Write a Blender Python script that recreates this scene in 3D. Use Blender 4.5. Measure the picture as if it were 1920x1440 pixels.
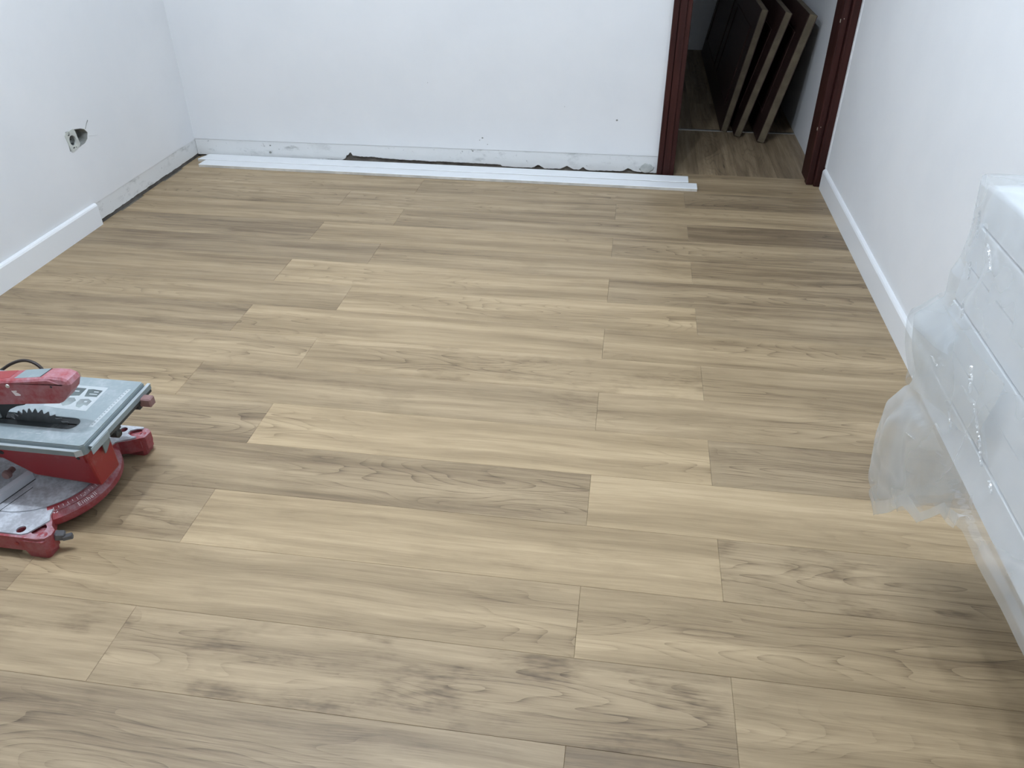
import bpy, bmesh, math, random
from mathutils import Vector, Matrix, noise
from mathutils.geometry import tessellate_polygon

random.seed(7)
scene = bpy.context.scene
for o in list(bpy.data.objects):
    bpy.data.objects.remove(o)
COL = scene.collection

# ------------------------------------------------------------------ camera
F_PX, YAW, PITCH, ROLL, CAM_H = 1480.2, -0.1451, 0.5988, -0.003, 1.3235
fwd = Vector((math.sin(YAW) * math.cos(PITCH), math.cos(YAW) * math.cos(PITCH), -math.sin(PITCH)))
rt = Vector((math.cos(YAW), -math.sin(YAW), 0))
up = rt.cross(fwd)
r2 = math.cos(ROLL) * rt + math.sin(ROLL) * up
u2 = -math.sin(ROLL) * rt + math.cos(ROLL) * up
cam_data = bpy.data.cameras.new('camera')
cam_data.sensor_width = 36.0
cam_data.lens = F_PX / 1920.0 * 36.0
cam_data.clip_start = 0.02
cam = bpy.data.objects.new('camera', cam_data)
COL.objects.link(cam)
cam.matrix_world = Matrix(((r2.x, u2.x, -fwd.x, 0), (r2.y, u2.y, -fwd.y, 0), (r2.z, u2.z, -fwd.z, CAM_H), (0, 0, 0, 1)))
scene.camera = cam

# ------------------------------------------------------------------ world, exposure, lamps
world = bpy.data.worlds.new('world')
scene.world = world
world.use_nodes = True
world.node_tree.nodes['Background'].inputs[0].default_value = (0.5, 0.6, 0.7, 1)
world.node_tree.nodes['Background'].inputs[1].default_value = 0.02
scene.view_settings.view_transform = 'Standard'
scene.view_settings.look = 'None'
scene.view_settings.gamma = 1.0
scene.view_settings.use_curve_mapping = False
scene.view_settings.exposure = 0.0
LAMPS = [(-0.36, 1.40, 1.06), (-1.12, 1.40, 0.94)]     # x, y, share of power
LAMP_POWER = 174.0          # watts of light from each bulb
LAMP_COLOR = (0.84, 0.94, 1.07)

# ------------------------------------------------------------------ node helpers
def new_mat(name):
    m = bpy.data.materials.new(name)
    m.use_nodes = True
    nt = m.node_tree
    return m, nt, nt.nodes['Principled BSDF']

def N(nt, typ, **kw):
    n = nt.nodes.new(typ)
    for k, v in kw.items():
        setattr(n, k, v)
    return n

def link(nt, a, b):
    nt.links.new(a, b)

def math_node(nt, op, a=None, b=None, c=None, clamp=False):
    n = nt.nodes.new('ShaderNodeMath')
    n.operation = op
    n.use_clamp = clamp
    for i, v in enumerate((a, b, c)):
        if v is None:
            continue
        if isinstance(v, (int, float)):
            n.inputs[i].default_value = v
        else:
            nt.links.new(v, n.inputs[i])
    return n.outputs[0]

def mix_col(nt, fac, a, b, blend='MIX'):
    n = nt.nodes.new('ShaderNodeMix')
    n.data_type = 'RGBA'
    n.blend_type = blend
    n.clamp_factor = True
    for i, v in ((0, fac), (6, a), (7, b)):
        if isinstance(v, (int, float)):
            n.inputs[i].default_value = v
        elif isinstance(v, tuple):
            n.inputs[i].default_value = (v[0], v[1], v[2], 1)
        else:
            nt.links.new(v, n.inputs[i])
    return n.outputs[2]

def noise_node(nt, vec, scale=1.0, detail=2.0, rough=0.5, dist=0.0):
    n = nt.nodes.new('ShaderNodeTexNoise')
    n.inputs['Scale'].default_value = scale
    n.inputs['Detail'].default_value = detail
    n.inputs['Roughness'].default_value = rough
    n.inputs['Distortion'].default_value = dist
    if vec is not None:
        nt.links.new(vec, n.inputs['Vector'])
    return n.outputs['Fac']

def scaled(nt, vec, s, off=None):
    n = nt.nodes.new('ShaderNodeVectorMath')
    n.operation = 'MULTIPLY'
    n.inputs[1].default_value = s
    nt.links.new(vec, n.inputs[0])
    out = n.outputs[0]
    return out

def remap(nt, val, a, b, c=0.0, d=1.0, smooth=True):
    n = nt.nodes.new('ShaderNodeMapRange')
    n.interpolation_type = 'SMOOTHSTEP' if smooth else 'LINEAR'
    nt.links.new(val, n.inputs[0])
    for i, v in enumerate((a, b, c, d)):
        n.inputs[i + 1].default_value = v
    return n.outputs[0]

def srgb(r, g, b):
    def f(c):
        c /= 255.0
        return c / 12.92 if c <= 0.04045 else ((c + 0.055) / 1.055) ** 2.4
    return (f(r), f(g), f(b))

def plain(name, col, rough=0.5, metal=0.0, spec=0.5, bump=0.0, bscale=200.0, var=0.0):
    m, nt, p = new_mat(name)
    tc = N(nt, 'ShaderNodeTexCoord')
    if var > 0:
        n = noise_node(nt, tc.outputs['Object'], 14.0, 4.0, 0.6)
        f = remap(nt, n, 0.3, 0.75)
        c = mix_col(nt, f, tuple(x * (1 - var) for x in col), tuple(min(1, x * (1 + var)) for x in col))
        link(nt, c, p.inputs['Base Color'])
    else:
        p.inputs['Base Color'].default_value = (*col, 1)
    p.inputs['Roughness'].default_value = rough
    p.inputs['Metallic'].default_value = metal
    p.inputs['Specular IOR Level'].default_value = spec
    if bump > 0:
        b = N(nt, 'ShaderNodeBump')
        b.inputs['Strength'].default_value = bump
        b.inputs['Distance'].default_value = 0.002
        link(nt, noise_node(nt, tc.outputs['Object'], bscale, 3.0), b.inputs['Height'])
        link(nt, b.outputs[0], p.inputs['Normal'])
    return m

def dusty(name, col, dust, amount=0.5, rough=0.45, scale=18.0, streak=(1, 1, 1), low=0.25):
    """painted metal or plastic with saw dust lying on the faces that look up"""
    m, nt, p = new_mat(name)
    tc = N(nt, 'ShaderNodeTexCoord')
    geo = N(nt, 'ShaderNodeNewGeometry')
    sep = N(nt, 'ShaderNodeSeparateXYZ')
    link(nt, geo.outputs['Normal'], sep.inputs[0])
    upf = remap(nt, sep.outputs[2], -0.2, 1.0, low, 1.0)
    n1 = noise_node(nt, scaled(nt, tc.outputs['Object'], streak), scale, 5.0, 0.65)
    n2 = noise_node(nt, tc.outputs['Object'], scale * 9, 3.0, 0.6)
    f = remap(nt, math_node(nt, 'ADD', math_node(nt, 'MULTIPLY', n1, 0.75), math_node(nt, 'MULTIPLY', n2, 0.25)), 0.62 - amount * 0.4, 0.78 - amount * 0.15)
    f = math_node(nt, 'MULTIPLY', math_node(nt, 'MULTIPLY', f, upf), min(1.0, 0.35 + amount), clamp=True)
    link(nt, mix_col(nt, f, col, dust), p.inputs['Base Color'])
    link(nt, math_node(nt, 'ADD', math_node(nt, 'MULTIPLY', f, 0.4), rough, clamp=True), p.inputs['Roughness'])
    return m

# ------------------------------------------------------------------ materials
def wood_floor():
    m, nt, p = new_mat('oak_vinyl')
    tc = N(nt, 'ShaderNodeTexCoord')
    at = N(nt, 'ShaderNodeAttribute', attribute_type='OBJECT', attribute_name='tone')
    sd = N(nt, 'ShaderNodeAttribute', attribute_type='OBJECT', attribute_name='seed')
    kn = N(nt, 'ShaderNodeAttribute', attribute_type='OBJECT', attribute_name='knots')
    tone, seed, knots = at.outputs['Fac'], sd.outputs['Fac'], kn.outputs['Fac']
    comb = N(nt, 'ShaderNodeCombineXYZ')
    link(nt, math_node(nt, 'MULTIPLY', seed, 17.3), comb.inputs[0])
    link(nt, math_node(nt, 'MULTIPLY', seed, 5.1), comb.inputs[1])
    link(nt, math_node(nt, 'MULTIPLY', seed, 3.7), comb.inputs[2])
    add = N(nt, 'ShaderNodeVectorMath', operation='ADD')
    link(nt, tc.outputs['Object'], add.inputs[0])
    link(nt, comb.outputs[0], add.inputs[1])
    co = add.outputs[0]
    # slow warp so the streaks are not dead straight
    wv = N(nt, 'ShaderNodeTexNoise')
    link(nt, scaled(nt, co, (2.2, 5.0, 1)), wv.inputs['Vector'])
    wv.inputs['Scale'].default_value = 1.0
    wv.inputs['Detail'].default_value = 1.0
    sub = N(nt, 'ShaderNodeVectorMath', operation='SUBTRACT')
    link(nt, wv.outputs['Color'], sub.inputs[0])
    sub.inputs[1].default_value = (0.5, 0.5, 0.5)
    sc = scaled(nt, sub.outputs[0], (0.10, 0.028, 0))
    add2 = N(nt, 'ShaderNodeVectorMath', operation='ADD')
    link(nt, co, add2.inputs[0])
    link(nt, sc, add2.inputs[1])
    cw = add2.outputs[0]
    streak = noise_node(nt, scaled(nt, cw, (0.85, 15.0, 1)), 1.0, 4.0, 0.55)
    streak2 = noise_node(nt, scaled(nt, cw, (3.2, 60.0, 1)), 1.0, 3.0, 0.55)
    fib = noise_node(nt, scaled(nt, cw, (9.0, 330.0, 1)), 1.0, 4.0, 0.75)
    blot = noise_node(nt, scaled(nt, cw, (6.5, 17.0, 1)), 1.0, 4.0, 0.6)
    # cathedral figure: contour lines of a long smooth noise
    cnt = noise_node(nt, scaled(nt, cw, (1.5, 9.5, 1)), 1.0, 1.6, 0.42)
    ring = math_node(nt, 'FRACT', math_node(nt, 'MULTIPLY', cnt, 21.0))
    line = math_node(nt, 'POWER', ring, 6.0)
    rmask = remap(nt, noise_node(nt, scaled(nt, co, (1.1, 3.2, 1)), 1.0, 1.0), 0.40, 0.62)
    ymid = N(nt, 'ShaderNodeSeparateXYZ')
    link(nt, tc.outputs['Object'], ymid.inputs[0])
    yc = remap(nt, math_node(nt, 'ABSOLUTE', ymid.outputs[1]), 0.03, 0.085, 1.0, 0.25)
    line = math_node(nt, 'MULTIPLY', math_node(nt, 'MULTIPLY', line, rmask), yc)
    line = math_node(nt, 'MULTIPLY', line, remap(nt, fib, 0.32, 0.62, 0.25, 1.0))
    d = math_node(nt, 'MULTIPLY', remap(nt, streak, 0.33, 0.70, -0.5, 0.5, False), 0.64)
    d = math_node(nt, 'ADD', d, math_node(nt, 'MULTIPLY', remap(nt, streak2, 0.3, 0.7, -0.5, 0.5, False), 0.26))
    d = math_node(nt, 'ADD', d, math_node(nt, 'MULTIPLY', remap(nt, fib, 0.3, 0.7, -0.5, 0.5, False), 0.30))
    d = math_node(nt, 'ADD', d, math_node(nt, 'MULTIPLY', line, 0.60))
    kb = math_node(nt, 'MULTIPLY', math_node(nt, 'MULTIPLY', remap(nt, blot, 0.48, 0.78), remap(nt, fib, 0.25, 0.7, 0.7, 1.2, False)), math_node(nt, 'ADD', math_node(nt, 'MULTIPLY', knots, 0.50), 0.14))
    d = math_node(nt, 'ADD', d, kb)
    t = math_node(nt, 'SUBTRACT', math_node(nt, 'ADD', tone, 0.06), math_node(nt, 'MULTIPLY', d, 0.62))
    ramp = N(nt, 'ShaderNodeValToRGB')
    link(nt, t, ramp.inputs[0])
    e = ramp.color_ramp.elements
    e[0].position = 0.0
    e[0].color = (0.086, 0.056, 0.029, 1)
    e[1].position = 1.0
    e[1].color = (0.555, 0.420, 0.255, 1)
    for pos, c in ((0.30, (0.195, 0.135, 0.074)), (0.5, (0.300, 0.216, 0.122)), (0.72, (0.412, 0.303, 0.177))):
        q = ramp.color_ramp.elements.new(pos)
        q.color = (*c, 1)
    # some planks are greyer than others
    hsv = N(nt, 'ShaderNodeHueSaturation')
    link(nt, ramp.outputs[0], hsv.inputs['Color'])
    link(nt, remap(nt, tone, 0.3, 0.62, 0.90, 1.0, False), hsv.inputs['Saturation'])
    link(nt, hsv.outputs[0], p.inputs['Base Color'])
    link(nt, remap(nt, streak2, 0.3, 0.7, 0.42, 0.54, False), p.inputs['Roughness'])
    p.inputs['Specular IOR Level'].default_value = 0.42
    b = N(nt, 'ShaderNodeBump')
    b.inputs['Strength'].default_value = 0.10
    b.inputs['Distance'].default_value = 0.001
    link(nt, math_node(nt, 'SUBTRACT', fib, line), b.inputs['Height'])
    link(nt, b.outputs[0], p.inputs['Normal'])
    return m

def wall_paint():
    m, nt, p = new_mat('white_wall_paint')
    tc = N(nt, 'ShaderNodeTexCoord')
    n = noise_node(nt, tc.outputs['Object'], 2.2, 4.0, 0.6)
    link(nt, mix_col(nt, remap(nt, n, 0.3, 0.7), (0.77, 0.785, 0.80), (0.81, 0.82, 0.83)), p.inputs['Base Color'])
    p.inputs['Roughness'].default_value = 0.75
    p.inputs['Specular IOR Level'].default_value = 0.25
    b = N(nt, 'ShaderNodeBump')
    b.inputs['Strength'].default_value = 0.12
    b.inputs['Distance'].default_value = 0.002
    link(nt, noise_node(nt, tc.outputs['Object'], 60.0, 4.0, 0.6), b.inputs['Height'])
    link(nt, b.outputs[0], p.inputs['Normal'])
    return m

def old_plaster():
    m, nt, p = new_mat('bare_plaster_strip')
    tc = N(nt, 'ShaderNodeTexCoord')
    n = noise_node(nt, scaled(nt, tc.outputs['Object'], (1, 1, 2.2)), 11.0, 5.0, 0.65)
    n2 = noise_node(nt, tc.outputs['Object'], 4.0, 2.0, 0.5)
    f = math_node(nt, 'MULTIPLY', remap(nt, n, 0.52, 0.74), remap(nt, n2, 0.42, 0.62))
    c = mix_col(nt, f, (0.74, 0.75, 0.745), (0.40, 0.41, 0.40))
    n3 = noise_node(nt, tc.outputs['Object'], 55.0, 3.0, 0.6)
    c = mix_col(nt, math_node(nt, 'MULTIPLY', remap(nt, n3, 0.66, 0.74), 0.6), c, (0.22, 0.22, 0.22))
    link(nt, c, p.inputs['Base Color'])
    p.inputs['Roughness'].default_value = 0.85
    b = N(nt, 'ShaderNodeBump')
    b.inputs['Strength'].default_value = 0.35
    b.inputs['Distance'].default_value = 0.003
    link(nt, n, b.inputs['Height'])
    link(nt, b.outputs[0], p.inputs['Normal'])
    return m

def dark_wood(name, a, b_, rough=0.4):
    m, nt, p = new_mat(name)
    tc = N(nt, 'ShaderNodeTexCoord')
    n = noise_node(nt, scaled(nt, tc.outputs['Object'], (60, 60, 2.5)), 1.0, 4.0, 0.6)
    link(nt, mix_col(nt, remap(nt, n, 0.3, 0.7), a, b_), p.inputs['Base Color'])
    p.inputs['Roughness'].default_value = rough
    p.inputs['Specular IOR Level'].default_value = 0.18
    return m

def plastic_film(name, lo=0.20, hi=0.62, gloss=0.11, grough=0.07):
    m, nt, p = new_mat(name)
    nt.nodes.remove(p)
    out = nt.nodes['Material Output']
    tc = N(nt, 'ShaderNodeTexCoord')
    co = tc.outputs['Object']
    n1 = noise_node(nt, scaled(nt, co, (4, 3.4, 2.6)), 1.3, 1.0, 0.45, 0.8)
    ridge = math_node(nt, 'SUBTRACT', 1.0, math_node(nt, 'MULTIPLY', math_node(nt, 'ABSOLUTE', math_node(nt, 'SUBTRACT', n1, 0.5)), 9.0), clamp=True)
    cloud = noise_node(nt, co, 3.5, 3.0, 0.6)
    fac = math_node(nt, 'ADD', remap(nt, cloud, 0.3, 0.7, lo, (lo + hi) / 2), math_node(nt, 'MULTIPLY', math_node(nt, 'POWER', ridge, 2.0), (hi - lo) * 0.20), clamp=True)
    bmp = N(nt, 'ShaderNodeBump')
    bmp.inputs['Strength'].default_value = 0.22
    bmp.inputs['Distance'].default_value = 0.006
    h = math_node(nt, 'ADD', noise_node(nt, scaled(nt, co, (9, 9, 4)), 1.0, 2.0, 0.5, 0.4), math_node(nt, 'MULTIPLY', ridge, 0.02))
    link(nt, h, bmp.inputs['Height'])
    dif = N(nt, 'ShaderNodeBsdfDiffuse')
    dif.inputs['Color'].default_value = (0.88, 0.91, 0.93, 1)
    link(nt, bmp.outputs[0], dif.inputs['Normal'])
    trl = N(nt, 'ShaderNodeBsdfTranslucent')
    trl.inputs['Color'].default_value = (0.88, 0.90, 0.91, 1)
    mx1 = N(nt, 'ShaderNodeMixShader')
    mx1.inputs[0].default_value = 0.45
    link(nt, dif.outputs[0], mx1.inputs[1])
    link(nt, trl.outputs[0], mx1.inputs[2])
    trn = N(nt, 'ShaderNodeBsdfTransparent')
    trn.inputs['Color'].default_value = (0.94, 0.95, 0.95, 1)
    mx2 = N(nt, 'ShaderNodeMixShader')
    link(nt, fac, mx2.inputs[0])
    link(nt, trn.outputs[0], mx2.inputs[1])
    link(nt, mx1.outputs[0], mx2.inputs[2])
    gls = N(nt, 'ShaderNodeBsdfGlossy')
    gls.inputs['Roughness'].default_value = grough
    gls.inputs['Color'].default_value = (1, 1, 1, 1)
    link(nt, bmp.outputs[0], gls.inputs['Normal'])
    mx3 = N(nt, 'ShaderNodeMixShader')
    mx3.inputs[0].default_value = gloss
    link(nt, mx2.outputs[0], mx3.inputs[1])
    link(nt, gls.outputs[0], mx3.inputs[2])
    link(nt, mx3.outputs[0], out.inputs['Surface'])
    return m

M = {}
M['floor'] = wood_floor()
M['wall'] = wall_paint()
M['plaster'] = old_plaster()
M['ceiling'] = plain('ceiling_paint', (0.70, 0.70, 0.69), 0.8)
M['concrete'] = plain('raw_concrete', (0.17, 0.155, 0.135), 0.9, bump=0.5, bscale=60, var=0.4)
M['hole_grey'] = plain('grey_mortar', (0.27, 0.275, 0.255), 0.9, bump=0.6, bscale=150, var=0.35)
M['white_mdf'] = plain('white_lacquered_mdf', (0.84, 0.86, 0.875), 0.35, spec=0.4)
M['mdf_edge'] = plain('raw_mdf_edge', (0.62, 0.60, 0.55), 0.7, var=0.15)
M['frame'] = dark_wood('mahogany_frame', (0.024, 0.007, 0.006), (0.050, 0.015, 0.012), 0.5)
M['door_face'] = dark_wood('mahogany_door_face', (0.026, 0.014, 0.012), (0.05, 0.026, 0.021), 0.45)
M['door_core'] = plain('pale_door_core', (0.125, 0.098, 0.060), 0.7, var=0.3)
M['steel'] = plain('brushed_steel', (0.62, 0.62, 0.60), 0.35, metal=1.0)
M['brass'] = plain('worn_brass', (0.75, 0.70, 0.58), 0.35, metal=0.8)
M['panel'] = plain('white_panel_laminate', (0.71, 0.735, 0.76), 0.45)
M['film'] = plastic_film('milky_plastic_film', 0.20, 0.52)
M['film_loose'] = plastic_film('loose_plastic_film', 0.08, 0.42)
M['film_crease'] = plastic_film('creased_plastic_film', 0.10, 0.30, 0.45, 0.10)
M['pine'] = plain('pine_timber', (0.50, 0.36, 0.20), 0.7, var=0.2)
M['socket_in'] = plain('grimy_socket_insert', (0.20, 0.215, 0.205), 0.6, var=0.4)
M['bone'] = plain('old_ivory_plastic', (0.56, 0.58, 0.54), 0.5, var=0.12)
M['dark_plastic'] = plain('dark_plastic', (0.03, 0.034, 0.036), 0.5, var=0.3)
RED, PINK = (0.30, 0.022, 0.026), (0.50, 0.36, 0.38)
M['red'] = dusty('red_enamel', RED, PINK, 0.22, 0.30)
M['red_dusty'] = dusty('dusty_red_enamel', (0.27, 0.028, 0.035), (0.42, 0.30, 0.33), 0.62, 0.42)
M['red_guard'] = dusty('dusty_red_plastic', (0.31, 0.026, 0.032), (0.46, 0.30, 0.34), 0.62, 0.33, scale=11, low=0.55)
M['alu'] = dusty('grey_painted_steel', (0.27, 0.325, 0.34), (0.47, 0.51, 0.535), 0.45, 0.42, scale=10)
M['alu_dark'] = dusty('grey_steel_edge', (0.22, 0.275, 0.29), (0.45, 0.5, 0.52), 0.25, 0.42)
M['alu_light'] = plain('pale_steel_rail', (0.46, 0.505, 0.525), 0.4, metal=0.2)
M['base_grey'] = dusty('dust_covered_cast_metal', (0.34, 0.345, 0.37), (0.70, 0.74, 0.78), 0.62, 0.5, scale=14)
M['blade'] = plain('dark_steel_blade', (0.16, 0.17, 0.175), 0.38, metal=0.6, var=0.3)
M['insert'] = dusty('black_slot_insert', (0.035, 0.042, 0.045), (0.22, 0.24, 0.25), 0.3, 0.55)
M['sticker'] = dusty('dusty_white_sticker', (0.46, 0.505, 0.515), (0.58, 0.62, 0.64), 0.4, 0.5, scale=30)
M['print_dark'] = plain('dark_print', (0.10, 0.125, 0.125), 0.6, var=0.3)
M['print_mid'] = plain('faded_print', (0.26, 0.30, 0.30), 0.6, var=0.3)
M['print_white'] = plain('white_print', (0.88, 0.80, 0.82), 0.6)
M['print_pink'] = plain('faded_pink_print', (0.36, 0.16, 0.18), 0.6)
M['rubber'] = plain('black_rubber', (0.018, 0.016, 0.016), 0.6)
M['cable'] = plain('brown_black_cable', (0.035, 0.026, 0.022), 0.5)
M['block'] = plain('pink_brown_plastic', (0.26, 0.15, 0.14), 0.6, var=0.15)
M['dark_grey'] = plain('dark_grey_plastic', (0.10, 0.10, 0.105), 0.5, var=0.35)
M['bar'] = plain('pale_dusty_bar', (0.66, 0.69, 0.74), 0.5, var=0.10)
M['lit_edge'] = plain('lit_wall_edge', (0.84, 0.85, 0.86), 0.5)

def bulb_mat():
    m, nt, p = new_mat('lit_led_bulb')
    nt.nodes.remove(p)
    em = N(nt, 'ShaderNodeEmission')
    em.inputs['Color'].default_value = (*LAMP_COLOR, 1)
    em.inputs['Strength'].default_value = 60.0
    link(nt, em.outputs[0], nt.nodes['Material Output'].inputs['Surface'])
    return m
M['bulb'] = bulb_mat()

# ------------------------------------------------------------------ mesh helpers
WORLD = {}

def empty(name, loc, label, cat, group=None):
    o = bpy.data.objects.new(name, None)
    COL.objects.link(o)
    o.location = loc
    o.empty_display_size = 0.05
    WORLD[o] = Vector(loc)
    tag(o, label, cat, group)
    return o

def tag(o, label=None, cat=None, group=None, kind=None):
    if label: o['label'] = label
    if cat: o['category'] = cat
    if group: o['group'] = group
    if kind: o['kind'] = kind
    return o

def obj(name, bm, mat, parent=None, origin=None, smooth=False, label=None):
    """bm in world coordinates -> one linked mesh object"""
    bmesh.ops.recalc_face_normals(bm, faces=bm.faces)
    base = WORLD[parent] if parent is not None else Vector((0, 0, 0))
    if origin is None:
        if parent is None:
            vs = [v.co for v in bm.verts]
            origin = Vector(((min(v.x for v in vs) + max(v.x for v in vs)) / 2, (min(v.y for v in vs) + max(v.y for v in vs)) / 2, min(v.z for v in vs)))
        else:
            vs = [v.co for v in bm.verts]
            origin = sum(vs, Vector()) / len(vs)
    origin = Vector(origin)
    bmesh.ops.translate(bm, verts=bm.verts, vec=-origin)
    me = bpy.data.meshes.new(name)
    bm.to_mesh(me)
    bm.free()
    mats = mat if isinstance(mat, (list, tuple)) else [mat]
    for mm in mats:
        me.materials.append(mm)
    if smooth:
        for f in me.polygons:
            f.use_smooth = True
    o = bpy.data.objects.new(name, me)
    COL.objects.link(o)
    o.location = origin - base
    o.parent = parent
    WORLD[o] = origin
    if label: o['label'] = label
    return o

def struct(o):
    o['kind'] = 'structure'
    return o

def B(x0, x1, y0, y1, z0, z1, bevel=0.0, seg=1, bm=None, mat=None):
    own = bm is None
    b2 = bmesh.new()
    vs = [b2.verts.new((x, y, z)) for x in (x0, x1) for y in (y0, y1) for z in (z0, z1)]
    for f in ((0, 1, 3, 2), (4, 6, 7, 5), (0, 4, 5, 1), (2, 3, 7, 6), (0, 2, 6, 4), (1, 5, 7, 3)):
        b2.faces.new([vs[i] for i in f])
    if bevel > 0:
        bmesh.ops.bevel(b2, geom=list(b2.edges), offset=bevel, segments=seg, affect='EDGES', profile=0.5)
    if mat is not None:
        bmesh.ops.transform(b2, matrix=mat, verts=b2.verts)
    if own:
        return b2
    tmp = bpy.data.meshes.new('t')
    b2.to_mesh(tmp)
    b2.free()
    bm.from_mesh(tmp)
    bpy.data.meshes.remove(tmp)
    return bm

def prism(outer, holes, fn, d0, d1, bm=None, bevel=0.0):
    """2D outline with holes, extruded from depth d0 to d1; fn(u, v, d) -> world point"""
    if bm is None:
        bm = bmesh.new()
    loops = [list(outer)] + [list(h) for h in holes]
    tris = tessellate_polygon([[Vector((p[0], p[1], 0)) for p in l] for l in loops])
    flat = [p for l in loops for p in l]
    a = [bm.verts.new(fn(p[0], p[1], d0)) for p in flat]
    b = [bm.verts.new(fn(p[0], p[1], d1)) for p in flat]
    for t in tris:
        try:
            bm.faces.new([a[i] for i in t])
            bm.faces.new([b[i] for i in reversed(t)])
        except ValueError:
            pass
    k = 0
    for l in loops:
        n = len(l)
        for i in range(n):
            j = (i + 1) % n
            bm.faces.new((a[k + i], a[k + j], b[k + j], b[k + i]))
        k += n
    if bevel > 0:
        bmesh.ops.recalc_face_normals(bm, faces=bm.faces)
        bmesh.ops.dissolve_limit(bm, angle_limit=0.01, verts=bm.verts, edges=bm.edges)
        es = [e for e in bm.edges if len(e.link_faces) == 2 and e.calc_face_angle(0) > 0.5]
        bmesh.ops.bevel(bm, geom=es, offset=bevel, segments=2, affect='EDGES', profile=0.5)
    return bm

XY = lambda u, v, d: (u, v, d)
XZ = lambda u, v, d: (u, d, v)
YZ = lambda u, v, d: (d, u, v)

def circle(cx, cy, r, n=20, a0=0.0):
    return [(cx + r * math.cos(a0 + 2 * math.pi * i / n), cy + r * math.sin(a0 + 2 * math.pi * i / n)) for i in range(n)]

def tube(pts, r, n=10, bm=None, smooth_iter=0):
    if bm is None:
        bm = bmesh.new()
    pts = [Vector(p) for p in pts]
    for _ in range(smooth_iter):
        q = [pts[0]]
        for i in range(len(pts) - 1):
            q += [pts[i] * 0.75 + pts[i + 1] * 0.25, pts[i] * 0.25 + pts[i + 1] * 0.75]
        q.append(pts[-1])
        pts = q
    rings = []
    prev = None
    for i, p in enumerate(pts):
        t = (pts[min(i + 1, len(pts) - 1)] - pts[max(i - 1, 0)]).normalized()
        if prev is None:
            s = t.orthogonal().normalized()
        else:
            s = (prev - t * prev.dot(t)).normalized()
        prev = s
        w = t.cross(s)
        rings.append([bm.verts.new(p + (s * math.cos(2 * math.pi * k / n) + w * math.sin(2 * math.pi * k / n)) * r) for k in range(n)])
    for a, b in zip(rings, rings[1:]):
        for k in range(n):
            bm.faces.new((a[k], a[(k + 1) % n], b[(k + 1) % n], b[k]))
    bm.faces.new(list(reversed(rings[0])))
    bm.faces.new(rings[-1])
    return bm

def lathe(profile, c, axis='Z', n=24, bm=None):
    if bm is None:
        bm = bmesh.new()
    rings = []
    for r, h in profile:
        ring = []
        for k in range(n):
            a = 2 * math.pi * k / n
            x, y = r * math.cos(a), r * math.sin(a)
            v = {'Z': (x, y, h), 'Y': (x, h, y), 'X': (h, x, y)}[axis]
            ring.append(bm.verts.new((c[0] + v[0], c[1] + v[1], c[2] + v[2])))
        rings.append(ring)
    for a, b in zip(rings, rings[1:]):
        for k in range(n):
            bm.faces.new((a[k], a[(k + 1) % n], b[(k + 1) % n], b[k]))
    bm.faces.new(list(reversed(rings[0])))
    bm.faces.new(rings[-1])
    return bm

# ------------------------------------------------------------------ floor
XL, XR, YB, ZC = -2.183, 0.917, 3.80, 2.88      # left wall, right wall, back wall, ceiling
Y_REAR, Y_HALL = -2.60, 6.70
W, L, Y0, XA, XB = 0.185, 1.2259, 3.5775, -0.0226, 0.2797

floor = struct(obj('floor', B(XL - 0.12, XR + 0.12, Y_REAR - 0.1, Y_HALL + 0.1, -0.06, -0.0065), M['concrete']))
floor['label'] = 'light oak plank floor'
PLANK_CACHE = {}

def plank(cx, cy, length, width, rotz=0.0, tone=0.5, knots=0.0, seed=None):
    key = (round(length, 4), round(width, 4))
    if key not in PLANK_CACHE:
        b = bmesh.new()
        g, e, hz = 0.00015, 0.0007, 0.0065
        lx, ly = length / 2 - g, width / 2 - g
        lo = [b.verts.new(v) for v in ((-lx, -ly, -hz), (lx, -ly, -hz), (lx, ly, -hz), (-lx, ly, -hz))]
        md = [b.verts.new(v) for v in ((-lx, -ly, -e), (lx, -ly, -e), (lx, ly, -e), (-lx, ly, -e))]
        hi = [b.verts.new(v) for v in ((-lx + e, -ly + e, 0), (lx - e, -ly + e, 0), (lx - e, ly - e, 0), (-lx + e, ly - e, 0))]
        b.faces.new(hi)
        b.faces.new(list(reversed(lo)))
        for p, q in ((lo, md), (md, hi)):
            for i in range(4):
                b.faces.new((p[i], p[(i + 1) % 4], q[(i + 1) % 4], q[i]))
        me = bpy.data.meshes.new('plank')
        b.to_mesh(me)
        b.free()
        me.materials.append(M['floor'])
        PLANK_CACHE[key] = me
    o = bpy.data.objects.new('plank', PLANK_CACHE[key])
    COL.objects.link(o)
    o.location = Vector((cx, cy, 0)) - WORLD[floor]
    o.rotation_euler[2] = rotz
    o.parent = floor
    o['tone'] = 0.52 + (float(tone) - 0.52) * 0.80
    o['knots'] = float(knots)
    o['seed'] = float(random.random() if seed is None else seed)

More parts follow.
